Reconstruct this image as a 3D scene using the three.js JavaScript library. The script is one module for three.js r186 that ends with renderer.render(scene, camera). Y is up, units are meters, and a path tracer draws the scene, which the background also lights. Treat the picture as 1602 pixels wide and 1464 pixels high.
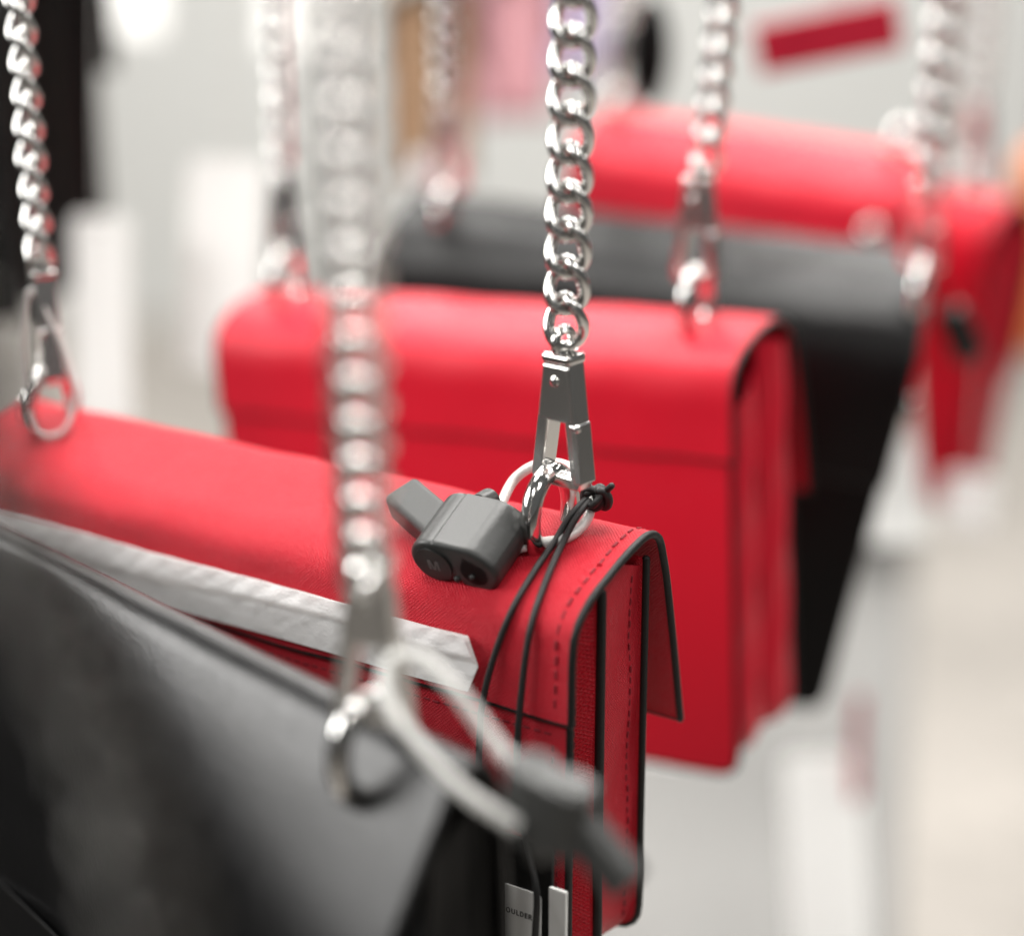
import * as THREE from 'three';
import { RoundedBoxGeometry } from 'three/addons/geometries/RoundedBoxGeometry.js';
import { mergeGeometries } from 'three/addons/utils/BufferGeometryUtils.js';
import { RectAreaLightUniformsLib } from 'three/addons/lights/RectAreaLightUniformsLib.js';
import { FontLoader } from 'three/addons/loaders/FontLoader.js';
import { TextGeometry } from 'three/addons/geometries/TextGeometry.js';

// ------------------------------------------------------------------ camera, light, exposure
const scene = new THREE.Scene();
const camera = new THREE.PerspectiveCamera(27.42, 1024 / 935, 0.02, 60);
camera.position.set(0, 1.45, 0);
camera.rotation.set(THREE.MathUtils.degToRad(-17.5), 0, 0);
camera.focus = 0.526;
camera.userData.fStop = 2.8;
const renderer = new THREE.WebGLRenderer({ antialias: true });
renderer.setSize(1024, 935);
renderer.toneMapping = THREE.LinearToneMapping;
renderer.toneMappingExposure = 1.13;
renderer.shadowMap.enabled = true;
scene.background = new THREE.Color().setRGB(0.1, 0.1, 0.098);      // even grey fill light, standing in for the unseen shop all round
RectAreaLightUniformsLib.init();

// ------------------------------------------------------------------ helpers
let seed = 20240607;
function rnd() { seed = (seed * 1664525 + 1013904223) >>> 0; return seed / 4294967296; }
const V = (x, y, z) => new THREE.Vector3(x, y, z);
const DEG = Math.PI / 180;
const taken = new Map();
function numbered(name) {
  const k = taken.get(name) || 0; taken.set(name, k + 1);
  return k ? name + '_' + String(k).padStart(3, '0') : name;
}
function tag(o, label, category, group) {
  o.userData.label = label; o.userData.category = category;
  if (group) o.userData.group = group;
  return o;
}
function thing(name, label, category, pos = [0, 0, 0], turn = 0, group) {
  const o = new THREE.Group(); o.name = numbered(name); scene.add(o);
  o.position.set(...pos); o.rotation.y = turn;
  return tag(o, label, category, group);
}
function part(name, geometry, material, parent) {
  const m = new THREE.Mesh(geometry, material); m.name = name;
  m.castShadow = m.receiveShadow = true; parent.add(m); return m;
}
function structure(name, geometry, material) {
  const m = part(name, geometry, material, scene); m.userData.kind = 'structure'; return m;
}
function tube(points, r, seg = 60, rad = 10, closed = false) {
  return new THREE.TubeGeometry(new THREE.CatmullRomCurve3(points.map(p => V(...p)), closed, 'centripetal'), seg, r, rad, closed);
}
// round ends for cords and threads
function capped(points, r, seg = 60, rad = 10) {
  const g = [tube(points, r, seg, rad)];
  for (const p of [points[0], points[points.length - 1]]) { const s = new THREE.SphereGeometry(r, rad, 6); s.translate(...p); g.push(s); }
  return mergeGeometries(g);
}
// a solid sheet: f(u, v) gives the outer face, thickness goes against its normal
function sheet(f, nu, nv, th, su, sv) {
  const e = 1e-4, pos = [], uv = [], idx = [];
  const P = [], Q = [];
  for (let j = 0; j <= nv; j++) for (let i = 0; i <= nu; i++) {
    const u = i / nu, v = j / nv, p = f(u, v);
    const du = f(Math.min(1, u + e), v).sub(f(Math.max(0, u - e), v));
    const dv = f(u, Math.min(1, v + e)).sub(f(u, Math.max(0, v - e)));
    const n = du.cross(dv).normalize();
    P.push(p); Q.push(p.clone().addScaledVector(n, -th));
  }
  const add = (p, a, b) => { pos.push(p.x, p.y, p.z); uv.push(a, b); return pos.length / 3 - 1; };
  const at = (i, j) => j * (nu + 1) + i;
  for (const [S, flip] of [[P, false], [Q, true]]) {
    const base = pos.length / 3;
    for (let j = 0; j <= nv; j++) for (let i = 0; i <= nu; i++) add(S[at(i, j)], i / nu * su, j / nv * sv);
    for (let j = 0; j < nv; j++) for (let i = 0; i < nu; i++) {
      const a = base + at(i, j), b = base + at(i + 1, j), c = base + at(i + 1, j + 1), d = base + at(i, j + 1);
      flip ? idx.push(a, c, b, a, d, c) : idx.push(a, b, c, a, c, d);
    }
  }
  const rim = (ij, n, flip) => {
    const base = pos.length / 3;
    for (let k = 0; k <= n; k++) { const [i, j] = ij(k); add(P[at(i, j)], k * 0.001, 0); add(Q[at(i, j)], k * 0.001, th); }
    for (let k = 0; k < n; k++) { const a = base + 2 * k; flip ? idx.push(a, a + 2, a + 1, a + 1, a + 2, a + 3) : idx.push(a, a + 1, a + 2, a + 1, a + 3, a + 2); }
  };
  rim(k => [k, 0], nu, false); rim(k => [k, nv], nu, true); rim(k => [0, k], nv, true); rim(k => [nu, k], nv, false);
  const g = new THREE.BufferGeometry();
  g.setAttribute('position', new THREE.Float32BufferAttribute(pos, 3));
  g.setAttribute('uv', new THREE.Float32BufferAttribute(uv, 2));
  g.setIndex(idx); g.computeVertexNormals();
  return g;
}
function hash2(x, y) { const s = Math.sin(x * 127.1 + y * 311.7) * 43758.5453; return s - Math.floor(s); }
function noise2(x, y, per) {
  const xi = Math.floor(x), yi = Math.floor(y), fx = x - xi, fy = y - yi, w = t => t * t * (3 - 2 * t);
  const h = (a, b) => hash2(((a % per) + per) % per, ((b % per) + per) % per);
  const a = h(xi, yi), b = h(xi + 1, yi), c = h(xi, yi + 1), d = h(xi + 1, yi + 1);
  return (a + (b - a) * w(fx)) * (1 - w(fy)) + (c + (d - c) * w(fx)) * w(fy);
}
function dataTexture(n, f, metres, srgb) {
  const a = new Uint8Array(n * n * 4);
  for (let j = 0; j < n; j++) for (let i = 0; i < n; i++) {
    const v = f(i / n, j / n), k = (j * n + i) * 4;
    for (let q = 0; q < 3; q++) a[k + q] = Math.max(0, Math.min(255, Math.round(255 * (Array.isArray(v) ? v[q] : v))));
    a[k + 3] = 255;
  }
  const t = new THREE.DataTexture(a, n, n); t.wrapS = t.wrapT = THREE.RepeatWrapping;
  t.magFilter = THREE.LinearFilter; t.minFilter = THREE.LinearMipmapLinearFilter; t.generateMipmaps = true;
  t.repeat.set(1 / metres, 1 / metres); if (srgb) t.colorSpace = THREE.SRGBColorSpace; t.needsUpdate = true;
  return t;
}

// ------------------------------------------------------------------ materials
// cross-hatched pressed leather: two sets of fine diagonal ridges broken up by noise, 24 mm tile
const hatch = dataTexture(1024, (u, v) => {
  const wob = 0.16 * (noise2(u * 24, v * 24, 24) - 0.5);
  const a = Math.abs(Math.sin(Math.PI * (22 * (u + v) + wob * 2)));
  const b = Math.abs(Math.sin(Math.PI * (22 * (u - v) + wob * 2)));
  const k = noise2(u * 70, v * 70, 70), m = 0.35 + 0.65 * k;
  const ra = 1 - Math.pow(a, 0.8), rb = 1 - Math.pow(b, 0.8);
  return 0.08 + 0.55 * Math.max(ra * m, rb * (1.35 - m)) + 0.2 * noise2(u * 150, v * 150, 150) + 0.12 * noise2(u * 6, v * 6, 6);
}, 0.024);
const smudge = dataTexture(256, (u, v) => 0.86 + 0.08 * noise2(u * 7, v * 7, 7) + 0.1 * noise2(u * 31, v * 31, 31), 0.09);
const grain = dataTexture(512, (u, v) => 0.6 * noise2(u * 60, v * 60, 60) + 0.4 * noise2(u * 140, v * 140, 140), 0.05);
const paperTex = dataTexture(512, (u, v) => 0.55 * noise2(u * 9, v * 9, 9) + 0.3 * noise2(u * 26, v * 26, 26) + 0.15 * noise2(u * 90, v * 90, 90), 0.06);
const lin = (r, g, b) => new THREE.Color().setRGB(r, g, b);
const M = {
  red: new THREE.MeshPhysicalMaterial({ color: lin(0.56, 0.006, 0.022), roughness: 0.5, bumpMap: hatch, bumpScale: 0.0007, roughnessMap: smudge, specularIntensity: 0.7 }),
  redSmooth: new THREE.MeshPhysicalMaterial({ color: lin(0.56, 0.006, 0.024), specularIntensity: 0.65, roughness: 0.48, bumpMap: grain, bumpScale: 0.00008, roughnessMap: smudge }),
  redLining: new THREE.MeshStandardMaterial({ color: lin(0.30, 0.006, 0.016), roughness: 0.75, bumpMap: grain, bumpScale: 0.0001 }),
  black: new THREE.MeshPhysicalMaterial({ color: lin(0.0045, 0.0044, 0.0045), roughness: 0.38, specularIntensity: 0.3, bumpMap: grain, bumpScale: 0.00006, roughnessMap: smudge }),
  blackGloss: new THREE.MeshPhysicalMaterial({ color: lin(0.0045, 0.0044, 0.0047), roughness: 0.36, specularIntensity: 0.85, bumpMap: grain, bumpScale: 0.00006, roughnessMap: smudge }),
  blackMatt: new THREE.MeshPhysicalMaterial({ color: lin(0.005, 0.0049, 0.0048), roughness: 0.6, specularIntensity: 0.5, bumpMap: grain, bumpScale: 0.0001 }),
  edge: new THREE.MeshPhysicalMaterial({ color: lin(0.006, 0.0058, 0.0055), roughness: 0.36, specularIntensity: 0.7, bumpMap: grain, bumpScale: 0.00004 }),
  redThread: new THREE.MeshStandardMaterial({ color: lin(0.22, 0.003, 0.012), roughness: 0.7 }),
  blackThread: new THREE.MeshStandardMaterial({ color: lin(0.02, 0.02, 0.02), roughness: 0.7 }),
  whiteThread: new THREE.MeshStandardMaterial({ color: lin(0.62, 0.61, 0.58), roughness: 0.7 }),
  chrome: new THREE.MeshPhysicalMaterial({ color: lin(0.7, 0.692, 0.674), metalness: 1, roughness: 0.13, roughnessMap: null }),
  shadedChrome: new THREE.MeshPhysicalMaterial({ color: lin(0.085, 0.083, 0.078), metalness: 1, roughness: 0.08 }),  // chrome darkened in colour so the near chain looks shaded
  steel: new THREE.MeshPhysicalMaterial({ color: lin(0.82, 0.812, 0.795), metalness: 1, roughness: 0.2 }),
  lockGrey: new THREE.MeshPhysicalMaterial({ color: lin(0.034, 0.035, 0.0338), roughness: 0.38, bumpMap: grain, bumpScale: 0.00004 }),
  lockDark: new THREE.MeshPhysicalMaterial({ color: lin(0.016, 0.016, 0.015), roughness: 0.35 }),
  lockPrint: new THREE.MeshStandardMaterial({ color: lin(0.12, 0.12, 0.115), roughness: 0.5 }),
  cord: new THREE.MeshPhysicalMaterial({ color: lin(0.012, 0.012, 0.012), roughness: 0.45, bumpMap: grain, bumpScale: 0.00004 }),
  tissue: new THREE.MeshPhysicalMaterial({ color: lin(0.97, 0.965, 0.96), roughness: 1, transmission: 0.4, thickness: 0, bumpMap: paperTex, bumpScale: 0.0006 }),
  card: new THREE.MeshStandardMaterial({ color: lin(0.84, 0.84, 0.82), roughness: 0.6, bumpMap: paperTex, bumpScale: 0.00005 }),
  ink: new THREE.MeshStandardMaterial({ color: lin(0.015, 0.015, 0.015), roughness: 0.6 }),
  whitePaint: new THREE.MeshStandardMaterial({ color: lin(0.76, 0.76, 0.75), roughness: 0.5, bumpMap: grain, bumpScale: 0.0002 }),
  greyPaint: new THREE.MeshStandardMaterial({ color: lin(0.18, 0.177, 0.17), roughness: 0.5, bumpMap: grain, bumpScale: 0.0002 }),
  wall: new THREE.MeshStandardMaterial({ color: lin(0.68, 0.69, 0.675), roughness: 0.85, bumpMap: grain, bumpScale: 0.0004 }),
  signRed: new THREE.MeshStandardMaterial({ color: lin(0.5, 0.004, 0.03), roughness: 0.5 }),
  orange: new THREE.MeshStandardMaterial({ color: lin(0.6, 0.18, 0.05), roughness: 0.6 }),
  tan: new THREE.MeshStandardMaterial({ color: lin(0.5, 0.33, 0.2), roughness: 0.6 }),
  lilac: new THREE.MeshStandardMaterial({ color: lin(0.62, 0.55, 0.75), roughness: 0.6 }),
  pink: new THREE.MeshStandardMaterial({ color: lin(0.66, 0.34, 0.38), roughness: 0.6 }),
};
M.chrome.roughnessMap = dataTexture(256, (u, v) => 0.75 + 0.25 * noise2(u * 20, v * 20, 20), 0.02);
const floorTex = dataTexture(512, (u, v) => {
  const k = 0.64 + 0.07 * (noise2(u * 8, v * 8, 8) - 0.5) + 0.08 * (noise2(u * 60, v * 60, 60) - 0.5) + 0.06 * (noise2(u * 200, v * 200, 200) - 0.5);
  return [k * 1.02, k * 0.985, k * 0.945];
}, 1.6, true);
M.floor = new THREE.MeshStandardMaterial({ map: floorTex, roughness: 0.55 });

// ------------------------------------------------------------------ lamps above and beyond the rail
const glow = new THREE.MeshStandardMaterial({ color: 0x222222, emissive: lin(1, 0.98, 0.95), emissiveIntensity: 1 });
function ceilingLamp(name, label, x, y, z, w, d, k, group) {
  const o = thing(name, label, 'lamp', [x, y, z], 0, group);
  const h = new RoundedBoxGeometry(w + 0.04, 0.05, d + 0.04, 2, 0.008); h.translate(0, 0.03, 0); part('housing', h, M.whitePaint, o);
  const p = new THREE.BoxGeometry(w, 0.004, d); p.translate(0, 0.001, 0); part('lamp_diffuser', p, glow, o);
  const l = new THREE.RectAreaLight(lin(1, 0.975, 0.94), k, w, d); l.position.set(x, y - 0.004, z); l.rotation.x = -Math.PI / 2; scene.add(l);
}
for (const [x, z, k] of [[-0.6, 1.3, 5], [1.0, 1.0, 8], [3.2, -0.8, 9], [3.2, -2.4, 10], [-0.8, -0.9, 18], [0.2, -0.9, 22], [1.2, -0.9, 17], [-0.6, -2.2, 20], [0.7, -2.2, 18], [-1.8, -3.6, 17], [-0.4, -3.6, 17], [1.0, -3.6, 15], [2.4, -3.6, 13], [-1.8, -5.0, 14], [-0.4, -5.0, 14], [1.0, -5.0, 14]])  // those behind the camera and far right are added fill
  ceilingLamp('ceiling_lamp', 'square white ceiling panel lamp high above the hanging bags', x, 2.95, z, 0.6, 0.6, k, 'ceiling panel lamps');
{
  // unseen glowing panel, added so the black bag's sloping top shines grey
  const o = thing('added_light_panel', 'upright white glowing panel added out of view so the black bag shines grey', 'light box', [-1.75, 1.58, -0.6], 0);
  const h = new RoundedBoxGeometry(0.08, 0.84, 1.24, 2, 0.01); h.translate(-0.045, 0.42, 0); part('housing', h, M.whitePaint, o);
  const p = new THREE.BoxGeometry(0.004, 0.8, 1.2); p.translate(-0.002, 0.42, 0); part('lamp_diffuser', p, glow, o);
  const l = new THREE.RectAreaLight(lin(1, 0.985, 0.96), 10, 1.2, 0.8); l.position.set(-1.746, 2.0, -0.6); l.rotation.y = -Math.PI / 2; scene.add(l);
}
for (const [x, z] of [[-0.35, -0.9], [0.4, -1.4], [-0.5, 0.45], [0.45, 0.3], [0.1, -2.4]])
  ceilingLamp('spot_lamp', 'small bright square spot lamp above the chain straps', x, 2.5, z, 0.11, 0.11, 90, 'small spot lamps');

// ------------------------------------------------------------------ setting
{
  const g = new THREE.PlaneGeometry(30, 30); const uv = g.attributes.uv; for (let i = 0; i < uv.count; i++) uv.setXY(i, uv.getX(i) * 30, uv.getY(i) * 30);
  g.rotateX(-Math.PI / 2); structure('floor', g, M.floor);
  const w = new THREE.BoxGeometry(14, 3.2, 0.15); w.translate(0, 1.6, -6.3); structure('wall', w, M.wall);
}

// ------------------------------------------------------------------ chain straps
const PITCH = 0.0098, WIRE = 0.00168;
const linkGeo = (() => {
  class C extends THREE.Curve {
    getPoint(t, o = new THREE.Vector3()) {
      const a = t * Math.PI * 2, s = Math.sin(a), c = Math.cos(a), phi = 42 * DEG * s;
      const x = 0.0048 * Math.sign(c) * Math.pow(Math.abs(c), 0.8), y = (PITCH / 2 + WIRE + 0.0001) * s;
      return o.set(x * Math.cos(phi), y, x * Math.sin(phi));
    }
  }
  return new THREE.TubeGeometry(new C(), 44, WIRE, 12, true);
})();
function links(parent, path, twist, from = 0, metal = M.chrome, heavy = 1) {           // path: list of points; one mesh for each link
  const curve = new THREE.CatmullRomCurve3(path.map(p => V(...p)));
  const n = Math.floor(curve.getLength() / (PITCH * heavy));
  curve.arcLengthDivisions = 400; curve.updateArcLengths();
  for (let k = from; k < n; k++) {
    const u = (k + 0.5) / n, p = curve.getPointAt(u), t = curve.getTangentAt(u);
    const m = part('link', linkGeo, metal, parent);
    m.position.copy(p); m.scale.setScalar(heavy);
    m.quaternion.setFromUnitVectors(V(0, 1, 0), t).multiply(new THREE.Quaternion().setFromAxisAngle(V(0, 1, 0), twist + (rnd() - 0.5) * 0.16));
    m.rotateX((rnd() - 0.5) * 0.1);
  }
}
const claspFrame = (() => {
  const s = new THREE.Shape(); const mm = 0.001;
  s.moveTo(-7.2 * mm, -2.6 * mm); s.lineTo(-8.0 * mm, -0.5 * mm); s.lineTo(-4.1 * mm, 31 * mm); s.lineTo(4.1 * mm, 31 * mm); s.lineTo(8.0 * mm, -0.5 * mm); s.lineTo(7.2 * mm, -2.6 * mm); s.closePath();
  const h = new THREE.Path(); h.moveTo(-5.4 * mm, -0.2 * mm); h.lineTo(5.4 * mm, -0.2 * mm); h.lineTo(3.2 * mm, 15.5 * mm); h.lineTo(-3.2 * mm, 15.5 * mm); h.closePath();
  s.holes.push(h);
  const g = new THREE.ExtrudeGeometry(s, { depth: 0.0052, bevelEnabled: true, bevelThickness: 0.00055, bevelSize: 0.00045, bevelSegments: 3 });
  g.translate(0, 0, -0.0026); return g;
})();
const claspPlate = (() => {
  const s = new THREE.Shape(); const mm = 0.001;
  s.moveTo(-5.4 * mm, 16 * mm); s.lineTo(5.4 * mm, 16 * mm); s.lineTo(3.9 * mm, 30 * mm); s.lineTo(-3.9 * mm, 30 * mm); s.closePath();
  const g = new THREE.ExtrudeGeometry(s, { depth: 0.0003, bevelEnabled: true, bevelThickness: 0.0002, bevelSize: 0.0002, bevelSegments: 2 });
  g.translate(0, 0, 0.0031); return g;
})();
const claspCollar = (() => { const g = new RoundedBoxGeometry(0.0098, 0.0028, 0.0078, 3, 0.0011); g.translate(0, 0.0322, 0); return g; })();
const claspRivet = (() => { const g = new THREE.SphereGeometry(0.0016, 14, 8); g.scale(1, 1, 0.6); g.translate(-0.0002, 0.0262, 0.0035); return g; })();
const claspSwivel = (() => { const g = new THREE.TorusGeometry(0.0036, 0.0014, 10, 24); g.rotateY(Math.PI / 2); g.translate(0, 0.0362, 0); return g; })();
const claspPin = (() => { const g = new THREE.SphereGeometry(0.0012, 12, 8); g.translate(0.0068, 0.0142, 0.0028); return g; })();
const claspBar = (() => { const g = new THREE.CylinderGeometry(0.0017, 0.0017, 0.0148, 14); g.rotateZ(Math.PI / 2); g.translate(0, -0.0010, 0); return g; })();
const claspGate = (() => { const g = new RoundedBoxGeometry(0.0026, 0.0165, 0.0066, 2, 0.0005); g.rotateZ(0.125); g.translate(0.0066, 0.0068, 0); return g; })();
function clasp(parent, pos, turn, lean = 0) {
  const c = new THREE.Group(); c.name = 'clasp'; c.position.set(...pos); c.rotation.set(0, turn, lean); parent.add(c);
  part('frame', claspFrame, M.steel, c); part('front_plate', claspPlate, M.steel, c); part('collar', claspCollar, M.chrome, c);
  part('rivet', claspRivet, M.chrome, c); part('swivel', claspSwivel, M.chrome, c); part('pin', claspPin, M.chrome, c);
  part('bar', claspBar, M.chrome, c); part('gate', claspGate, M.steel, c);
}
// runs: list of [clasp position, clasp turn, chain top, chain twist] in world metres
function strap(label, runs, group, size = 1) {
  const o = thing('chain_strap', label, 'chain strap', runs[0][0], 0, group);
  const b = V(...runs[0][0]);
  for (const [p, turn, top, twist, heavy = 1] of runs) {
    const q = V(...p).sub(b), e = V(...top).sub(b), d = e.clone().sub(q).normalize();
    clasp(o, q.toArray(), turn);
    links(o, [q.clone().addScaledVector(d, 0.0372).toArray(), q.clone().lerp(e, 0.5).addScaledVector(d, 0.015).toArray(), e.toArray()], twist, 0, M.chrome, heavy);
  }
  o.scale.setScalar(size);
  return o;
}

// ------------------------------------------------------------------ bags
function rounded(w, y0, y1, r) {
  const s = new THREE.Shape(), a = w / 2;
  s.moveTo(-a, y1); s.lineTo(-a, y0 + r); s.quadraticCurveTo(-a, y0, -a + r, y0); s.lineTo(a - r, y0); s.quadraticCurveTo(a, y0, a, y0 + r); s.lineTo(a, y1); s.closePath();
  return s;
}
function panel(w, y0, y1, z, th = 0.0016, r = 0.007) {
  const g = new THREE.ExtrudeGeometry(rounded(w, y0, y1, r), { depth: th, bevelEnabled: true, bevelThickness: 0.0002, bevelSize: 0.0002, bevelSegments: 2, curveSegments: 8 });
  g.translate(0, 0, z - th / 2); return g;
}
function panelEdge(w, y0, y1, z, r = 0.007, t = 0.0012) {
  const a = w / 2 + 0.0002, pts = [[a, y1, z]];
  for (let k = 1; k <= 4; k++) pts.push([a, y1 + (y0 + r - y1) * k / 4, z]);
  for (let k = 1; k <= 4; k++) { const q = k / 4 * Math.PI / 2; pts.push([a - r + r * Math.cos(q), y0 + r - r * Math.sin(q), z]); }
  const left = pts.slice().reverse().map(([x, y, zz]) => [-x, y, zz]);
  return capped([...pts, [w / 4, y0, z], [0, y0, z], [-w / 4, y0, z], ...left], t, 160, 8);
}
function stitchRow(points, length, gap, r) {              // short capsules laid along a line
  const c = new THREE.CatmullRomCurve3(points.map(p => V(...p)), false, 'centripetal'), n = Math.floor(c.getLength() / (length + gap)), out = [];
  for (let k = 0; k < n; k++) {
    const p = c.getPointAt((k + 0.5) / n), t = c.getTangentAt((k + 0.5) / n);
    const g = new THREE.CapsuleGeometry(r, length, 3, 6);
    g.applyQuaternion(new THREE.Quaternion().setFromUnitVectors(V(0, 1, 0), t)); g.translate(p.x + (rnd() - 0.5) * r, p.y, p.z + (rnd() - 0.5) * r); out.push(g);
  }
  return mergeGeometries(out);
}
const ringGeo = (() => {
  const pts = []; for (let k = 0; k < 24; k++) { const a = k / 24 * Math.PI * 2; pts.push([0, 0.0120 * Math.sin(a), 0.0100 * Math.cos(a)]); }
  return tube(pts, 0.0028, 72, 16, true);
})();
// profile: (z, y) points of the flap from its near lower edge over the top to the far lower edge
function makeBag(name, label, cat, o, group) {
  const g = thing(name, label, cat, o.pos, o.turn, group);
  if (o.roll) { g.rotation.order = 'YZX'; g.rotation.z = o.roll; }
  const W = o.length, A = W / 2, skin = o.skin, th = 0.0019;
  const cv = new THREE.CatmullRomCurve3(o.profile.map(([z, y]) => V(0, y, z)), false, 'centripetal');
  const cv2 = o.profileLeft ? new THREE.CatmullRomCurve3(o.profileLeft.map(([z, y]) => V(0, y, z)), false, 'centripetal') : cv;
  const len = cv.getLength();
  const lump = (x, s) => (o.firm ? 0.15 : 0.55) * (0.0004 * Math.sin(x * 61 + s * 37 + W * 90) + 0.00035 * Math.sin(x * 143 - s * 91 + 1.3)) - (o.sag || 0) * Math.max(0, 1 - (x / A) ** 2) * Math.sin(Math.PI * Math.min(1, s / len));
  const face = (u, v) => {
    const x = -A + W * u, p = cv.getPointAt(v), q = cv2 === cv ? p : cv2.getPointAt(v);
    const r = q.clone().lerp(p, Math.pow(u, 0.9));
    r.y += lump(x, v * len); r.z += 0.5 * lump(x + 0.1, v * len);
    let xx = x;
    return V(xx, r.y, r.z);
  };
  const flap = part('flap', sheet((u, v) => face(u, v), 64, 72, th, W, len), skin, g);
  for (const u of [0, 1]) {
    const pts = []; for (let k = 0; k <= 40; k++) { const p = face(u, k / 40), q = face(u, Math.min(1, k / 40 + 0.004)).sub(face(u, Math.max(0, k / 40 - 0.004))).normalize(); pts.push([p.x + (u ? 0.0002 : -0.0002), p.y - q.z * -0 + 0, p.z]); }
    // edge paint sits on the middle of the leather's thickness
    const mid = pts.map((p, k) => { const a = pts[Math.max(0, k - 1)], b = pts[Math.min(40, k + 1)], dz = b[2] - a[2], dy = b[1] - a[1], l = Math.hypot(dz, dy); return [p[0], p[1] + dz / l * th / 2, p[2] - dy / l * th / 2]; });
    part('painted_edge', capped(mid, 0.00118, 120, 8), M.edge, flap);
  }
  for (const v of [0, 1]) {
    const pts = []; for (let k = 0; k <= 24; k++) { const p = face(k / 24, v); pts.push([p.x, p.y, p.z + (v ? 1 : -1) * th / 2]); }
    part('painted_edge', capped(pts, 0.00108, 80, 8), M.edge, flap);
  }
  if (o.stitch) {
    const rows = [];
    for (const u of [0.0042 / W, 1 - 0.0042 / W]) { const pts = []; for (let k = 1; k < 40; k++) { const p = face(u, k / 40); pts.push([p.x, p.y, p.z]); } rows.push(stitchRow(pts, 0.0018, 0.0022, 0.00046)); }
    const s = part('stitching', mergeGeometries(rows), o.thread, flap); s.userData.kind = 'stuff';
  }
  // panels
  const zN = o.zNear, zD = o.zMid, zF = o.zFar, hN = o.hNear, yb = 0.0012;
  const back = part('back_panel', panel(W - 0.003, yb, hN, zN), skin, g);
  part('painted_edge', panelEdge(W - 0.003, yb, hN, zN), M.edge, back);
  if (o.stitch) {
    const z = zN + 0.0010, a = A - 0.0058;
    const s = part('stitching', mergeGeometries([stitchRow([[a, hN - 0.03, z], [a, 0.008, z], [a - 0.004, 0.006, z], [0, 0.006, z]], 0.0014, 0.0019, 0.00034), stitchRow([[-A + 0.006, o.profile[0][1] - 0.0048, z], [0, o.profile[0][1] - 0.0048, z], [A - 0.006, o.profile[0][1] - 0.0048, z]], 0.0016, 0.0017, 0.00036)]), o.thread, back);
    s.userData.kind = 'stuff';
  }
  const front = part('front_panel', panel(W - 0.004, o.lift + yb, o.hFar, zF), skin, g);
  part('painted_edge', panelEdge(W - 0.004, o.lift + yb, o.hFar, zF), M.edge, front);
  if (o.divider) {
    const d = part('divider_panel', panel(W - 0.005, o.lift * 0.5 + yb, o.hMid, zD, 0.002), skin, g);
    part('painted_edge', panelEdge(W - 0.005, o.lift * 0.5 + yb, o.hMid, zD, 0.007, 0.0015), M.edge, d);
  }
  // gussets: folded sheets closing both ends, rounded in at the bottom
  for (const sgn of [1, -1]) for (const [za, zb, h0, h1, depth, ybot] of [[zN - 0.001, zD + 0.001, hN - 0.012, o.hMid - 0.004, o.fold1, 0.004], [zD - 0.001, zF + 0.0008, o.hMid + 0.008, o.hFar - 0.002, o.fold2, o.lift * 0.5 + 0.003]]) {
    const f = (u, v) => {
      const s = sgn > 0 ? u : 1 - u, z = za + (zb - za) * s, top = h0 + (h1 - h0) * s;
      const y = ybot + (top - ybot) * v;
      const bottom = Math.min(1, (y - ybot) / 0.012), rnd_ = 1 - Math.sqrt(Math.max(0, 1 - (1 - bottom) ** 2));
      const x = A - 0.0032 - depth * Math.sin(Math.PI * s) - 0.009 * rnd_ + 0.0004 * Math.sin(y * 160 + z * 300);
      return V(sgn * x, y, z);
    };
    const m = part('gusset', sheet(f, 18, 36, 0.0014, Math.abs(zb - za), h0 - ybot), skin, g);
    if (o.stitch) {
      const pts = []; for (let k = 0; k <= 30; k++) { const p = f(sgn > 0 ? 0.8 : 0.2, 0.06 + 0.92 * k / 30); pts.push([p.x + sgn * 0.0001, p.y, p.z]); }
      const s = part('stitching', stitchRow(pts, 0.0014, 0.0019, 0.00036), o.thread, m); s.userData.kind = 'stuff';
    }
  }
  const bg = new RoundedBoxGeometry(W - 0.03, 0.004, Math.abs(zN - zF) - 0.002, 2, 0.0015); bg.translate(0, 0.006 + o.lift * 0.6, (zN + zF) / 2); part('base_panel', bg, skin, g);
  const lg = new RoundedBoxGeometry(W - 0.026, Math.min(o.hFar, hN) - 0.03, Math.abs(zN - zF) - 0.006, 2, 0.002); lg.translate(0, (Math.min(o.hFar, hN) - 0.03) / 2 + 0.01, (zN + zF) / 2); part('lining', lg, o.lining, g);
  if (o.warp) g.traverse(m => { if (m.isMesh) { const p = m.geometry.attributes.position; for (let i = 0; i < p.count; i++) if (p.getZ(i) > 0) p.setZ(i, o.warp(p.getZ(i), p.getX(i) / W + 0.5)); m.geometry.computeVertexNormals(); } });
  if (o.taper) g.traverse(m => { if (m.isMesh) { const p = m.geometry.attributes.position, zc = (zN + zF) / 2; for (let i = 0; i < p.count; i++) { const k = 1 - o.taper * Math.max(0, 1 - p.getY(i) / hN); p.setX(i, p.getX(i) * k); p.setZ(i, zc + (p.getZ(i) - zc) * k); } m.geometry.computeVertexNormals(); } });
  for (const [x, y, z, lean] of o.rings) {
    const r = part('strap_ring', ringGeo, M.chrome, g); r.position.set(x, y, z); r.rotation.set(lean || 0, 0, 0);
  }
  return g;
}

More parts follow.
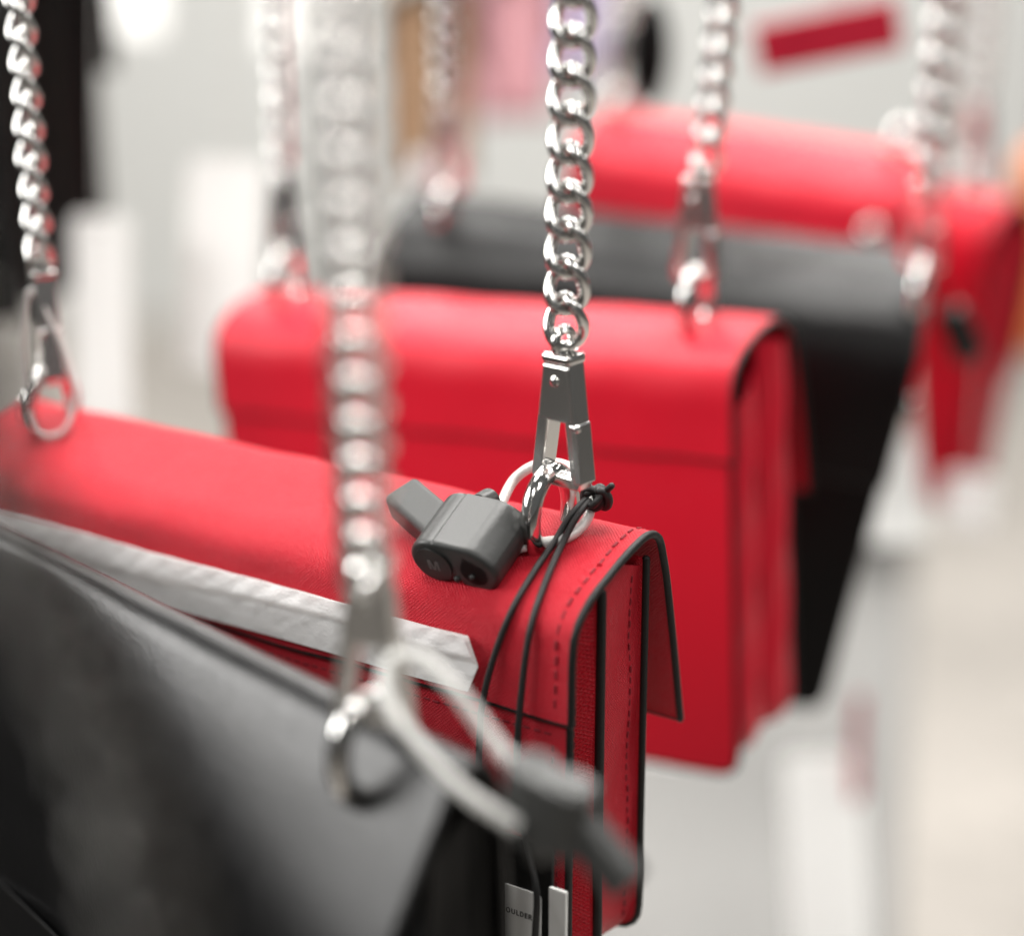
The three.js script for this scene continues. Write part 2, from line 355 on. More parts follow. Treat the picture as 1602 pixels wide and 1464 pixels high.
// --- the red bag in focus
const MAIN = [-0.0758, 1.1465, -0.5399], MAIN_TURN = -33.9 * DEG;
const inMain = (x, y, z) => V(x, y, z).applyAxisAngle(V(0, 1, 0), MAIN_TURN).add(V(...MAIN)).toArray();
const mainProfile = [[0.0185, 0.089], [0.0185, 0.100], [0.0184, 0.108], [0.0168, 0.1152], [0.010, 0.1214], [0, 0.1255], [-0.012, 0.1295], [-0.0215, 0.131], [-0.0272, 0.1285], [-0.031, 0.120], [-0.036, 0.100], [-0.043, 0.068]];
makeBag('shoulder_bag', 'red cross-hatched leather shoulder bag with black painted edges, grey lock on its top', 'bag', {
  pos: MAIN, turn: MAIN_TURN, length: 0.243, profile: mainProfile, skin: M.red, lining: M.redLining, thread: M.redThread, stitch: true, divider: true,
  zNear: 0.0158, zMid: -0.001, zFar: -0.0235, hNear: 0.112, hMid: 0.119, hFar: 0.122, lift: 0.006, fold1: 0.0085, fold2: 0.0006,
  rings: [[0.0972, 0.1345, -0.0102, 0.12], [-0.0972, 0.1345, -0.0102, 0.12]],
}, 'red shoulder bags');
strap('silver curb chain strap clipped to the red bag that carries the grey lock', [
  [inMain(0.1003, 0.1466, -0.0112), MAIN_TURN - 0.1, inMain(0.108, 0.40, -0.006), -20 * DEG],
  [inMain(-0.0972, 0.1466, -0.0108), MAIN_TURN - 0.5, inMain(-0.099, 0.40, -0.0108), -52 * DEG],
], 'silver chain straps');

// --- the red bag behind it
{
  const turn = -30 * DEG, roll = 3.4 * DEG, pos = [-0.0135, 1.1262, -0.6862];
  const b = makeBag('shoulder_bag', 'smooth red leather shoulder bag with pleated ends hanging behind the bag with the grey lock', 'bag', {
    pos, turn, roll, length: 0.224, skin: M.redSmooth, lining: M.redLining, thread: M.redThread, stitch: false, divider: false,
    profile: [[0.0022, 0.12], [0.0022, 0.133], [0.002, 0.144], [-0.0005, 0.1515], [-0.010, 0.1585], [-0.028, 0.163], [-0.043, 0.1625], [-0.053, 0.156], [-0.059, 0.143], [-0.065, 0.118], [-0.069, 0.09]],
    zNear: 0, zMid: -0.026, zFar: -0.054, hNear: 0.147, hMid: 0.150, hFar: 0.152, lift: 0.004, fold1: -0.004, fold2: -0.005,
    rings: [[0.088, 0.169, -0.024, 0.1], [-0.092, 0.169, -0.024, 0.1]],
  }, 'red shoulder bags');
  b.updateMatrixWorld();
  const w = (x, y, z) => V(x, y, z).applyMatrix4(b.matrixWorld);
  const r = w(0.088, 0.181, -0.024), l = w(-0.092, 0.181, -0.024);
  strap('silver curb chain strap clipped to the smooth red bag behind the grey lock', [
    [r.toArray(), turn, [r.x + 0.018, 1.56, r.z - 0.002], -45 * DEG],
    [l.toArray(), turn - 0.2, [l.x + 0.002, 1.56, l.z], -15 * DEG],
  ], 'silver chain straps');
}
// --- the black bag in front, far out of focus
{
  const turn = -47.3 * DEG, pos = [-0.0949, 1.1155, -0.4671];
  const b = makeBag('shoulder_bag', 'black leather shoulder bag hanging closest before the red bag, its broad top shining grey', 'bag', {
    pos, turn, length: 0.250, skin: M.blackGloss, lining: M.blackMatt, thread: M.blackThread, stitch: false, divider: false,
    profile: [[0.062, 0.01], [0.0615, 0.03], [0.058, 0.052], [0.0455, 0.075], [0.0326, 0.098], [0.0190, 0.121], [0.0075, 0.1405], [0.0025, 0.1475], [-0.002, 0.1495], [-0.007, 0.147], [-0.010, 0.138], [-0.012, 0.115], [-0.013, 0.09]],
    firm: true, warp: (z, u) => { const zc = Math.max(0.003, 0.005 + 0.048 * (u - 0.35)), k = 0.0050; return z - 0.91 * k * (Math.log(1 + Math.exp((z - zc) / k)) - Math.log(1 + Math.exp(-zc / k))); },
    zNear: 0.028, zMid: 0.012, zFar: -0.006, hNear: 0.04, hMid: 0.10, hFar: 0.138, lift: 0.002, fold1: 0.008, fold2: 0.006,
    rings: [[0.101, 0.146, 0.006, 0.1], [-0.104, 0.146, 0.006, 0.1]],
  }, 'black shoulder bags');
  b.updateMatrixWorld();
  const r = V(0.101, 0.1565, 0.006).applyMatrix4(b.matrixWorld), l = V(-0.104, 0.1565, 0.006).applyMatrix4(b.matrixWorld);
  strap('silver curb chain strap clipped to the black bag in front of the red one', [
    [r.toArray(), turn + 0.5, [r.x + 0.003, 1.5, r.z + 0.085], 10 * DEG],
    [l.toArray(), turn, [l.x - 0.005, 1.5, l.z], 0],
  ], 'silver chain straps');
}
// --- the larger black bag behind the second red one
{
  const turn = -13 * DEG, roll = -4.4 * DEG, pos = [0.041, 1.10, -0.80];
  const b = makeBag('shoulder_bag', 'large black leather bag between the two groups of red bags, silver stud on its end', 'bag', {
    pos, turn, roll, taper: 0.15, length: 0.235, skin: M.black, lining: M.blackMatt, thread: M.blackThread, stitch: false, divider: false,
    profile: [[0.01, 0.11], [0.012, 0.14], [0.010, 0.162], [0.002, 0.178], [-0.02, 0.189], [-0.05, 0.195], [-0.075, 0.195], [-0.088, 0.187], [-0.095, 0.165], [-0.1, 0.12]],
    zNear: 0.008, zMid: -0.035, zFar: -0.085, hNear: 0.165, hMid: 0.17, hFar: 0.18, lift: 0.004, fold1: -0.003, fold2: -0.004,
    rings: [[0.114, 0.190, -0.01, 0], [-0.095, 0.195, -0.03, 0]],
  }, 'black shoulder bags');
  const st = new THREE.SphereGeometry(0.005, 16, 10); st.scale(0.5, 1, 1); st.translate(0.1185, 0.14, -0.01); part('stud', st, M.chrome, b);
  b.updateMatrixWorld();
  const r = V(0.114, 0.203, -0.01).applyMatrix4(b.matrixWorld), l = V(-0.095, 0.208, -0.03).applyMatrix4(b.matrixWorld);
  strap('silver curb chain strap clipped to the large black bag behind the smooth red one', [
    [r.toArray(), turn - 0.4, [r.x + 0.01, 1.56, r.z], 15 * DEG, 1.32],
    [l.toArray(), turn, [l.x + 0.002, 1.56, l.z], 30 * DEG],
  ], 'silver chain straps', 1);
}
// --- red bags farther back
{
  const turn = -25 * DEG, roll = -4.1 * DEG, pos = [0.105, 1.150, -0.998];
  const b = makeBag('shoulder_bag', 'red leather bag hanging behind the large black bag, round silver stud at its corner', 'bag', {
    pos, turn, roll, length: 0.185, skin: M.redSmooth, lining: M.redLining, thread: M.redThread, stitch: false, divider: false,
    profile: [[0.004, 0.09], [0.004, 0.12], [0.002, 0.138], [-0.006, 0.150], [-0.025, 0.160], [-0.05, 0.163], [-0.064, 0.157], [-0.07, 0.14], [-0.075, 0.1]],
    zNear: 0.001, zMid: -0.03, zFar: -0.062, hNear: 0.142, hMid: 0.148, hFar: 0.15, lift: 0.004, fold1: -0.003, fold2: -0.003,
    rings: [[0.078, 0.166, -0.03, 0], [-0.078, 0.166, -0.03, 0]],
  }, 'red shoulder bags');
  const st = new THREE.SphereGeometry(0.006, 16, 10); st.scale(1, 1, 0.5); st.translate(0.078, 0.128, 0.0055); part('stud', st, M.chrome, b);
  const turn2 = -52 * DEG;
  const c = makeBag('shoulder_bag', 'slender red leather bag tapering downwards beside the chain of the large black bag', 'bag', {
    pos: [0.262, 1.085, -1.09], turn: turn2, taper: 0.5, length: 0.06, skin: M.redSmooth, lining: M.redLining, thread: M.redThread, stitch: false, divider: false,
    profile: [[0.022, 0.09], [0.024, 0.13], [0.022, 0.16], [0.012, 0.178], [-0.002, 0.186], [-0.016, 0.180], [-0.026, 0.16], [-0.03, 0.12], [-0.03, 0.08]],
    zNear: 0.02, zMid: 0, zFar: -0.024, hNear: 0.165, hMid: 0.168, hFar: 0.165, lift: 0.002, fold1: -0.004, fold2: -0.004,
    rings: [[0.0, 0.192, -0.002, 0]],
  }, 'red shoulder bags');
  c.updateMatrixWorld();
  const r = V(0.0, 0.204, -0.002).applyMatrix4(c.matrixWorld);
  strap('silver curb chain strap clipped to the slender red bag', [
    [r.toArray(), turn2, [r.x, 1.56, r.z], 10 * DEG],
  ], 'silver chain straps');
  b.updateMatrixWorld();
  const r2 = V(-0.078, 0.178, -0.03).applyMatrix4(b.matrixWorld);
  strap('silver curb chain strap rising from the red bag behind the large black bag', [[r2.toArray(), turn, [r2.x, 1.56, r2.z], 10 * DEG]], 'silver chain straps');
}
// --- black bag at the far left
{
  const turn = -25 * DEG;
  const b = makeBag('shoulder_bag', 'black leather bag hanging far behind the left end of the red bag with the lock', 'bag', {
    pos: [-0.352, 1.225, -1.02], turn, length: 0.24, skin: M.black, lining: M.blackMatt, thread: M.blackThread, stitch: false, divider: false,
    profile: [[0.02, 0.10], [0.02, 0.14], [0.018, 0.16], [0.008, 0.175], [-0.02, 0.186], [-0.05, 0.19], [-0.065, 0.185], [-0.073, 0.165], [-0.075, 0.12]],
    zNear: 0.017, zMid: -0.02, zFar: -0.062, hNear: 0.162, hMid: 0.165, hFar: 0.17, lift: 0.003, fold1: 0.003, fold2: 0.003,
    rings: [[0.1, 0.185, -0.02, 0], [-0.1, 0.185, -0.02, 0]],
  }, 'black shoulder bags');
  b.updateMatrixWorld();
  const r = V(0.1, 0.197, -0.02).applyMatrix4(b.matrixWorld);
  const l = V(-0.1, 0.197, -0.02).applyMatrix4(b.matrixWorld);
  strap('silver curb chain strap on the black bag far behind the red one', [[r.toArray(), turn, [r.x, 1.6, r.z], 10 * DEG], [l.toArray(), turn, [l.x, 1.6, l.z], 10 * DEG]], 'silver chain straps');
}
// --- loose chain close to the lens
{
  const o = thing('chain_strap', 'loose silver chain strap, coloured dark as if shaded, hanging slack before the black bag', 'chain strap', [-0.03, 1.25, -0.2], 0, 'silver chain straps');
  links(o, [[-0.005, -0.06, 0.012], [-0.014, 0.03, -0.012], [-0.0187, 0.0781, -0.0237], [-0.0217, 0.0884, -0.027], [-0.0284, 0.1027, -0.0315], [-0.0351, 0.1194, -0.0367], [-0.045, 0.15, -0.045], [-0.06, 0.21, -0.055]], 20 * DEG, 0, M.shadedChrome);
}

// ------------------------------------------------------------------ security locks on wire loops
function lockBody() {
  const mm = 0.001, parts = {};
  const s = new THREE.Shape();                             // two lobes side by side, seen from the front
  s.moveTo(-12 * mm, -0.5 * mm); s.absarc(-6 * mm, 0, 6.6 * mm, Math.PI, Math.PI * 1.82, false);
  s.lineTo(0.2 * mm, -4.4 * mm); s.absarc(7 * mm, -0.6 * mm, 6.6 * mm, Math.PI * 1.2, Math.PI * 2.14, false);
  s.quadraticCurveTo(9.5 * mm, 6.2 * mm, 6 * mm, 6.6 * mm); s.lineTo(-4 * mm, 6.9 * mm); s.absarc(-6 * mm, 0, 6.6 * mm, Math.PI * 0.45, Math.PI, false); s.closePath();
  const g = new THREE.ExtrudeGeometry(s, { depth: 0.019, bevelEnabled: true, bevelThickness: 0.0016, bevelSize: 0.0014, bevelSegments: 6, curveSegments: 24 });
  g.translate(0, 0, -0.0125); parts.body = g;
  const arm = new RoundedBoxGeometry(0.036, 0.0098, 0.0122, 5, 0.0022); arm.rotateZ(-0.02); arm.rotateY(-0.46); arm.translate(-0.0148, -0.0008, -0.0070); parts.arm = arm;
  const cap = new THREE.CylinderGeometry(0.0060, 0.0060, 0.0012, 32); cap.rotateX(Math.PI / 2); cap.translate(-0.006, -0.0002, 0.0081); parts.cap = cap;
  const h = new THREE.Shape(); h.absarc(7.2 * mm, -0.8 * mm, 4.6 * mm, Math.PI * 0.95, Math.PI * 2.2, false); h.lineTo(5 * mm, 4.6 * mm); h.closePath();
  const hg = new THREE.ExtrudeGeometry(h, { depth: 0.0006, bevelEnabled: false, curveSegments: 20 }); hg.translate(0, 0, 0.0075); parts.hole = hg;  // flat dark plate painting in the shade of the hole
  const pin = new THREE.SphereGeometry(0.0009, 12, 8); pin.translate(0.0065, -0.0022, 0.0084); parts.pin = pin;
  const nub = new THREE.SphereGeometry(0.0011, 12, 8); nub.translate(0.0006, -0.0046, 0.0080); parts.nub = nub;
  const fer = new THREE.CylinderGeometry(0.0034, 0.0038, 0.006, 20); fer.rotateX(Math.PI / 2 - 0.5); fer.translate(-0.001, 0.0035, -0.0150); parts.ferrule = fer;
  return parts;
}
const LB = lockBody();
const font = await new FontLoader().loadAsync('fonts/droid/droid_sans_bold.typeface.json');
function text(t, size, depth) { const g = new TextGeometry(t, { font, size, depth, curveSegments: 4 }); g.computeBoundingBox(); return g; }
const mark = text('M', 0.0036, 0.00015); mark.translate(-0.0080, -0.0020, 0.0087);
function securityLock(label, pos, quat, cable, group, size = 1) {
  const o = thing('security_lock', label, 'security lock', pos, 0, group);
  o.quaternion.copy(quat); o.scale.setScalar(size);
  part('body', LB.body, M.lockGrey, o); part('arm', LB.arm, M.lockGrey, o);
  const c = part('cap', LB.cap, M.lockDark, o); part('mark', mark, M.lockPrint, c);
  part('hole_shade', LB.hole, M.lockDark, o); part('pin', LB.pin, M.lockGrey, o); part('nub', LB.nub, M.lockGrey, o); part('ferrule', LB.ferrule, M.lockDark, o);
  o.updateMatrixWorld(true);
  const inv = o.matrixWorld.clone().invert();
  const pts = cable.map(p => V(...p).applyMatrix4(inv));
  // twisted steel wire under a clear sleeve
  const cv = new THREE.CatmullRomCurve3(pts, false, 'centripetal');
  const strands = [];
  for (let s = 0; s < 5; s++) {
    const q = []; const n = 150, fr = cv.computeFrenetFrames(n, false);
    for (let k = 0; k <= n; k++) { const a = k * 0.55 + s * Math.PI * 2 / 5, p = cv.getPoint(k / n); q.push(p.addScaledVector(fr.normals[k], 0.00075 * Math.cos(a)).addScaledVector(fr.binormals[k], 0.00075 * Math.sin(a))); }
    strands.push(new THREE.TubeGeometry(new THREE.CatmullRomCurve3(q), 240, 0.00048, 6));
  }
  const wire = part('wire', mergeGeometries(strands), M.chrome, o);
  part('sleeve', new THREE.TubeGeometry(cv, 120, (size < 0.9 ? 0.0023 : 0.0016) , 14), M.sleeve, wire);
  return o;
}
M.sleeve = new THREE.MeshPhysicalMaterial({ color: lin(0.95, 0.95, 0.93), roughness: 0.25, transmission: 0.5, thickness: 0, ior: 1.4 });
{
  const q = new THREE.Quaternion().setFromEuler(new THREE.Euler(0.46, MAIN_TURN + 0.05, 0, 'YXZ'));
  const cable = [[0.0815, 0.1290, -0.0035], [0.0808, 0.1335, -0.0095], [0.081, 0.140, -0.017], [0.0865, 0.1442, -0.0205], [0.0945, 0.1445, -0.0225], [0.102, 0.1395, -0.0215], [0.1055, 0.1335, -0.016], [0.1035, 0.1295, -0.009], [0.098, 0.1283, -0.0035], [0.094, 0.1275, 0.0015], [0.089, 0.1265, 0.004]].map(p => inMain(...p));
  securityLock('grey plastic security lock lying on top of the red cross-hatched bag', inMain(0.0825, 0.1278, 0.0095), q, cable, 'security locks', 0.94);
  const ax = V(-0.78, 0.62, 0).normalize(), az = V(0.62, 0.78, 0.1).normalize(), ay = az.clone().cross(ax).normalize(); ax.copy(ay).cross(az);
  const q2 = new THREE.Quaternion().setFromAxisAngle(V(0, 0, 1), 0.5).multiply(new THREE.Quaternion().setFromRotationMatrix(new THREE.Matrix4().makeBasis(ax, ay, az)).multiply(new THREE.Quaternion().setFromAxisAngle(V(0, 0, 1), -0.55)));
  securityLock('grey plastic security lock dangling by its wire loop from the black bag', [0.0078, 1.2635, -0.362], q2,
    [[0.004, 1.264, -0.366], [-0.004, 1.272, -0.372], [-0.013, 1.282, -0.378], [-0.020, 1.287, -0.382], [-0.026, 1.286, -0.382], [-0.027, 1.281, -0.376], [-0.020, 1.273, -0.368], [-0.010, 1.265, -0.362], [0.001, 1.259, -0.358]], 'security locks', 0.72);
}
// thin wire loop through the clasp at the other end of the red bag
{
  const o = thing('wire_loop', 'thin plastic-coated wire loop hanging through the clasp beside the wall pedestals', 'wire loop', inMain(-0.0972, 0.130, -0.006));
  const c = [[0, 0.044, 0.000], [0.006, 0.034, 0.0015], [0.011, 0.020, 0.003], [0.0125, 0.008, 0.005], [0.008, -0.001, 0.0075], [0.001, -0.0015, 0.0085], [-0.003, 0.008, 0.006], [-0.004, 0.022, 0.003], [-0.003, 0.034, 0.001]];
  part('loop', tube(c, 0.0009, 120, 10, true), new THREE.MeshPhysicalMaterial({ color: lin(0.7, 0.69, 0.66), roughness: 0.2, clearcoat: 1, clearcoatRoughness: 0.1 }), o);
}

// ------------------------------------------------------------------ black cord and hang tags
{
  const o = thing('tag_cord', 'black elastic cord knotted at the clasp and running down over the red flap', 'cord', inMain(0.1061, 0.1389, -0.0177));
  o.rotation.y = MAIN_TURN;
  const b = [0.1061, 0.1389, -0.0177], rel = a => a.map(p => p.map((v, k) => v - b[k]));
  part('strand', capped(rel([[0.1046, 0.1385, -0.0165], [0.1028, 0.1347, -0.0110], [0.1016, 0.1295, -0.0062], [0.1030, 0.1243, 0.0070], [0.1028, 0.1170, 0.0168], [0.0985, 0.1020, 0.0200], [0.0950, 0.0860, 0.0203], [0.0945, 0.060, 0.0210]]), 0.00092, 90), M.cord, o);
  part('strand', capped(rel([[0.1055, 0.1380, -0.0165], [0.1045, 0.1345, -0.0115], [0.1038, 0.1295, -0.0068], [0.1080, 0.1232, 0.0090], [0.1096, 0.1145, 0.0182], [0.1080, 0.0960, 0.0203], [0.1068, 0.0740, 0.0205], [0.1105, 0.056, 0.0225], [0.1176, 0.044, 0.0275], [0.1175, 0.030, 0.0278], [0.1172, -0.005, 0.0278]]), 0.00095, 90), M.cord, o);
  const k = [];
  for (let i = 0; i <= 40; i++) { const a = i / 40 * Math.PI * 2 * 2.3; k.push([0.0020 * Math.cos(a) + 0.0042 * (i / 40 - 0.35), 0.0026 * Math.sin(a) - 0.0004, -0.0012 + 0.0018 * Math.sin(a * 0.5)]); }
  part('knot', capped(k, 0.00125, 120, 10), M.cord, o);
  part('knot', capped([[-0.0012, -0.002, 0.001], [0.0015, -0.0012, 0.002], [0.0024, 0.001, 0.0005], [0.0005, 0.0022, -0.001], [-0.0015, 0.001, 0.0008]], 0.0011, 40, 10), M.cord, o);
  part('cord_end', capped([[0.001, 0.0004, 0], [0.0035, 0.0022, -0.0005], [0.0056, 0.0042, -0.0002]], 0.00095, 20), M.cord, o);
}
{
  const o = thing('hang_tag', 'black leather hang tag with white label reading SHOULDER on the cord', 'hang tag', inMain(0.103, 0.0, 0.0235), MAIN_TURN);
  const leaf = (x0, x1, y0, y1, z, th, r) => { const s = new THREE.Shape(); s.moveTo(x0 + r, y0); s.lineTo(x1 - r, y0); s.quadraticCurveTo(x1, y0, x1, y0 + r); s.lineTo(x1, y1 - r); s.quadraticCurveTo(x1, y1, x1 - r, y1); s.lineTo(x0 + r, y1); s.quadraticCurveTo(x0, y1, x0, y1 - r); s.lineTo(x0, y0 + r); s.quadraticCurveTo(x0, y0, x0 + r, y0); const g = new THREE.ExtrudeGeometry(s, { depth: th, bevelEnabled: true, bevelThickness: 0.0001, bevelSize: 0.0001, bevelSegments: 1, curveSegments: 6 }); g.translate(0, 0, z); return g; };
  part('leaf', leaf(-0.022, 0.0168, -0.012, 0.0545, -0.0012, 0.0012, 0.002), M.blackMatt, o);
  const lab = part('label', leaf(-0.003, 0.0138, -0.008, 0.0402, 0.0003, 0.0002, 0.0014), M.card, o);
  const t = text('SHOULDER', 0.00158, 0.00006); t.translate(-0.0002, 0.0318, 0.00062); part('lettering', t, M.ink, lab);
  const cover = part('cover', leaf(-0.021, 0.0033, -0.012, 0.053, 0.0022, 0.0014, 0.002), M.blackMatt, o);
  const st = part('stitching', stitchRow([[-0.0002, -0.010, 0.0038], [-0.0002, 0.050, 0.0038]], 0.0015, 0.0012, 0.0003), M.whiteThread, cover); st.userData.kind = 'stuff';
  const w = thing('price_card', 'narrow white price card hanging beside the black hang tag', 'price card', inMain(0.1225, 0.0, 0.0245), MAIN_TURN);
  part('card', leaf(-0.0026, 0.0026, -0.012, 0.0440, -0.0006, 0.0009, 0.0003), M.card, w);
}
// ------------------------------------------------------------------ tissue paper folded along the red bag
{
  const o = thing('tissue_strip', 'crumpled strip of white tissue paper lying along the red bag above its seam', 'tissue paper', inMain(0, 0.090, 0.0195), MAIN_TURN);
  const x0 = -0.118, x1 = 0.0905;
  const f = (u, v) => {
    const x = x0 + (x1 - x0) * u, hi = 0.0190 - 0.0010 * u, lo = 0.0016;
    const tip = Math.max(0, (u - 0.975) / 0.025) * 0.0034 * (1 - Math.abs(v - 0.5) * 2);
    const wave = 0.0005 * Math.sin(x * 52 + v * 2.2) + 0.00035 * Math.sin(x * 131 - v * 4 + 1) + 0.00045 * Math.abs(Math.sin(x * 150 + v * 4 + Math.sin(x * 61))) + 0.0003 * Math.abs(Math.sin(x * 333 - v * 8));
    const fold = 0.42 + 0.14 * Math.sin(x * 17 + 0.6) + 0.05 * Math.sin(x * 47), t = Math.max(0, (v - fold) / (1 - fold));
    const z = 0.0007 + 0.0020 * Math.min(1, t * 3.2) * (1 - 0.5 * t) * (0.9 + 0.2 * Math.sin(x * 30)) + wave * v;
    return V(x + tip, lo + (hi - lo) * v + 0.00015 * Math.sin(x * 70), Math.max(0.0005, z));
  };
  part('front_fold', sheet(f, 150, 22, 0.00012, x1 - x0, 0.02), M.tissue, o);
  part('back_fold', sheet((u, v) => { const p = f(u, v); p.z = 0.0002 + 0.0003 * Math.sin(p.x * 180) ** 2; p.y = p.y * 0.97; return p; }, 80, 8, 0.0001, x1 - x0, 0.02), M.tissue, o);
}

// ------------------------------------------------------------------ blurred shop behind
function paperTag(label, top, w, h, turn, lean, back = 0) {
  const o = thing('paper_tag', label, 'paper tag', [top[0], top[1] - h, top[2]], turn, 'white paper tags');
  o.rotation.set(back, turn, lean, 'YXZ');
  const q = new THREE.Shape(), a = w / 2, r = w * 0.22;
  q.moveTo(-a, 0); q.lineTo(a, 0); q.lineTo(a, h - r); q.quadraticCurveTo(a, h, a - r, h); q.lineTo(-a + r, h); q.quadraticCurveTo(-a, h, -a, h - r); q.closePath();
  const hole = new THREE.Path(); hole.absarc(0, h - 0.006, 0.0018, 0, Math.PI * 2, true); q.holes.push(hole);
  const g = new THREE.ExtrudeGeometry(q, { depth: 0.0012, bevelEnabled: true, bevelThickness: 0.0002, bevelSize: 0.0002, bevelSegments: 1 }); part('card', g, M.card, o);
  part('string', capped([[0, h - 0.005, 0.002], [0.001, h + 0.01, 0.002], [0.0, h + 0.05, 0.0], [0.001, h + 0.16, -0.004]], 0.0004, 30, 6), M.whiteThread, o);
}
paperTag('large white paper tag hanging beside the chain of the smooth red bag', [-0.1507, 1.309, -0.952], 0.046, 0.108, -0.45, 0.0, -0.15);
paperTag('slimmer white paper tag hanging under the black bag far behind', [-0.2085, 1.282, -0.945], 0.034, 0.105, -0.4, 0.02, -0.1);
paperTag('long white paper tag hanging below the large black bag beside a red ribbon', [0.175, 0.995, -0.905], 0.044, 0.13, 0.1, 0.0, -0.4);
paperTag('short white paper tag hanging below the clasp of the large black bag', [0.2047, 1.163, -0.955], 0.031, 0.056, 0.2, 0.0, -0.4);
paperTag('small white paper tag hanging under the slender red bag', [0.2588, 1.121, -1.03], 0.028, 0.032, -0.3, 0.0, -0.4);
paperTag('narrow white paper tag hanging beside the clasp of the large black bag', [-0.0425, 1.322, -0.895], 0.018, 0.05, -0.2, -0.06, -0.1);
paperTag('broad white paper tag hanging far behind the smooth red bag beside the tan bag', [-0.150, 1.40, -1.35], 0.05, 0.075, -0.3, 0.03, -0.2);
paperTag('square white paper tag hanging far behind beside the black bag', [-0.30, 1.385, -1.5], 0.07, 0.06, -0.3, -0.03, -0.2);
paperTag('wide white paper tag hanging low behind the smooth red bag', [0.165, 0.985, -1.18], 0.055, 0.07, 0.1, 0.03, -0.4);
paperTag('tilted white paper tag hanging low under the smooth red bag', [0.085, 0.955, -1.12], 0.06, 0.05, -0.1, -0.08, -0.5);
{
  const o = thing('ribbon', 'narrow red ribbon hanging beside the long white paper tag', 'ribbon', [0.188, 0.91, -0.945]);
  part('strip', sheet((u, v) => V(0.006 * (u - 0.5) + 0.0015 * Math.sin(v * 5), 0.115 * v, 0.002 * Math.sin(v * 7 + u)), 6, 30, 0.0004, 0.006, 0.115), M.signRed, o);
}
{
  const o = thing('added_blocker', 'black cupboard-shaped blocker added out of view to darken reflections in the black bag', 'added_blocker', [-1.25, 0, -1.05], 0);  // unseen blocker, added to keep the black bag's mirrored side dark
  const b = new RoundedBoxGeometry(0.5, 1.08, 1.5, 2, 0.006); b.translate(0, 0.58, 0); part('body', b, M.blackMatt, o);
  const t = new RoundedBoxGeometry(0.53, 0.03, 1.53, 2, 0.006); t.translate(0, 1.137, 0); part('top', t, M.blackMatt, o);
  for (const z of [-0.372, 0.372]) { const d = new RoundedBoxGeometry(0.018, 0.98, 0.73, 2, 0.004); d.translate(0.262, 0.6, z); const dr = part('door', d, M.blackMatt, o); const h = new THREE.CylinderGeometry(0.006, 0.006, 0.16, 12); h.translate(0.282, 0.75, z * 0.2); part('handle', h, M.steel, dr); }
}
{
  const o = thing('display_table', 'low pale grey display table under the hanging bags', 'table', [0.155, 0, -1.64], -12 * DEG);
  const t = new RoundedBoxGeometry(0.42, 0.03, 0.95, 2, 0.006); t.translate(0, 0.705, 0); part('tabletop', t, M.greyPaint, o);
  for (const [sx, sz] of [[1, 1], [1, -1], [-1, 1], [-1, -1]]) { const l = new RoundedBoxGeometry(0.035, 0.688, 0.035, 2, 0.004); l.translate(sx * 0.18, 0.345, sz * 0.44); part('leg', l, M.whitePaint, o); }
  function carton(label, x, y, z, w, h, d, turn, stripe) {
    const c = thing('carton', label, 'carton', [x, y, z], turn, 'cartons on the table');
    const b = new RoundedBoxGeometry(w, h, d, 2, 0.003); b.translate(0, h / 2, 0); part('box', b, M.greyPaint, c);
    const l = new RoundedBoxGeometry(w + 0.004, h * 0.25, d + 0.004, 2, 0.002); l.translate(0, h * 0.88, 0); part('lid', l, M.greyPaint, c);
    if (stripe) { const s = new THREE.BoxGeometry(0.014, h * 0.7, 0.002); s.translate(w * 0.36, h * 0.37, d / 2 + 0.0015); part('stripe', s, M.pink, c); }
  }
  carton('small pale grey carton on the far end of the display table', 0.40, 0.72, -1.98, 0.068, 0.11, 0.07, -0.2, false);
}
{
  const s = thing('placard', 'tilted red placard hanging on a thin rod above the red bag farther back', 'placard', [0.1515, 1.3705, -0.94], -0.1);
  const g = new RoundedBoxGeometry(0.068, 0.0235, 0.006, 2, 0.001); g.rotateZ(0.2); part('board', g, M.signRed, s);
  const st = new THREE.CylinderGeometry(0.0015, 0.0015, 0.16, 10); st.translate(0.004, 0.088, -0.001); part('rod', st, M.whitePaint, s);
}
// black leather shoulder pads on two of the far straps, and bags of other colours deeper in the shop
function shoulderPad(label, pos, w, h, turn) {
  const o = thing('shoulder_pad', label, 'shoulder pad', pos, turn, 'black shoulder pads');
  const p = []; for (let k = 0; k <= 16; k++) { const t = k / 16; p.push(new THREE.Vector2(w / 2 * Math.sqrt(Math.max(0, Math.sin(Math.PI * (0.03 + 0.94 * t)))) , h * t)); }
  p.unshift(new THREE.Vector2(0, 0)); p.push(new THREE.Vector2(0, h));
  const g = new THREE.LatheGeometry(p, 24); g.scale(1, 1, 0.35); part('pad', g, M.black, o);
  const e = []; for (let k = 2; k <= 16; k++) e.push([p[k].x * 0.98, p[k].y, 0]); part('painted_edge', capped(e, 0.0008, 40, 8), M.edge, o);
}
shoulderPad('short black leather shoulder pad above the red bag farther back', [0.0678, 1.335, -0.965], 0.021, 0.052, 0.2);
shoulderPad('long black leather shoulder pad beside the chain of the large black bag', [-0.0314, 1.335, -0.866], 0.0095, 0.12, 0.1);
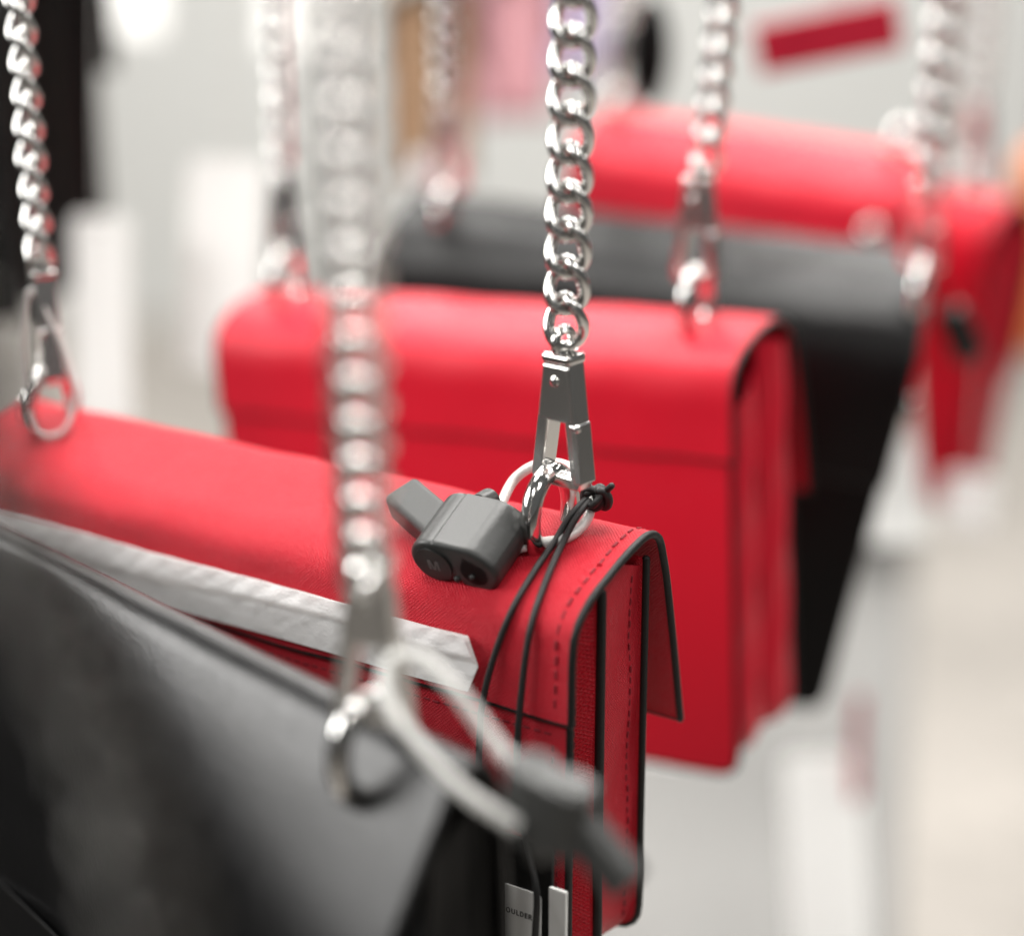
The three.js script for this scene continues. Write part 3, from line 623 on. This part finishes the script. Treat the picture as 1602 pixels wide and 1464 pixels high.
function farBag(label, pos, turn, w, h, skin, strapOf) {
  const b = makeBag('shoulder_bag', label, 'bag', {
    pos, turn, length: w, skin, lining: M.blackMatt, thread: M.blackThread, stitch: false, divider: false,
    profile: [[0.02, h * 0.55], [0.02, h * 0.75], [0.018, h * 0.86], [0.008, h * 0.95], [-0.01, h], [-0.03, h * 0.98], [-0.04, h * 0.88], [-0.043, h * 0.7], [-0.045, h * 0.5]],
    zNear: 0.017, zMid: -0.01, zFar: -0.036, hNear: h * 0.88, hMid: h * 0.89, hFar: h * 0.88, lift: 0.003, fold1: 0.003, fold2: 0.003,
    rings: [[w * 0.4, h + 0.004, -0.012, 0], [-w * 0.4, h + 0.004, -0.012, 0]],
  }, 'bags deeper in the shop');
  b.updateMatrixWorld();
  const ends = [0.4, -0.4].map(k => V(w * k, h + 0.016, -0.012).applyMatrix4(b.matrixWorld));
  strap('silver curb chain strap of the ' + strapOf, ends.map(e => [e.toArray(), turn, [e.x, 1.62, e.z], 10 * DEG]), 'silver chain straps');
}
farBag('tan leather bag deep in the shop behind the large black bag', [-0.068, 1.25, -1.32], -1.5, 0.16, 0.14, M.tan, 'tan bag deep in the shop');
farBag('pale lilac bag deep in the shop behind the large black bag', [0.028, 1.27, -1.7], -1.2, 0.1, 0.15, M.lilac, 'pale lilac bag deep in the shop');
farBag('pink bag deep in the shop beside the pale lilac one', [-0.012, 1.25, -1.6], -1.45, 0.12, 0.13, M.pink, 'pink bag deep in the shop');
farBag('orange bag hanging beyond the slender red bag', [0.41, 1.11, -1.34], -0.8, 0.11, 0.15, M.orange, 'orange bag deep in the shop');
{
  const o = thing('security_tag', 'matt black plastic tag hanging at the clasp of the large black bag', 'security tag', [0.199, 1.243, -0.83], 0);
  const g = new RoundedBoxGeometry(0.014, 0.026, 0.012, 4, 0.004); g.rotateZ(0.5); g.translate(0, 0.008, 0); part('body', g, M.lockDark, o);
  const l = tube([[-0.003, 0.018, 0], [-0.012, 0.034, 0.002], [-0.022, 0.036, 0.004], [-0.016, 0.026, 0.003], [-0.005, 0.014, 0.001]], 0.0009, 60, 8, false); part('loop', l, M.cord, o);
}
renderer.render(scene, camera);
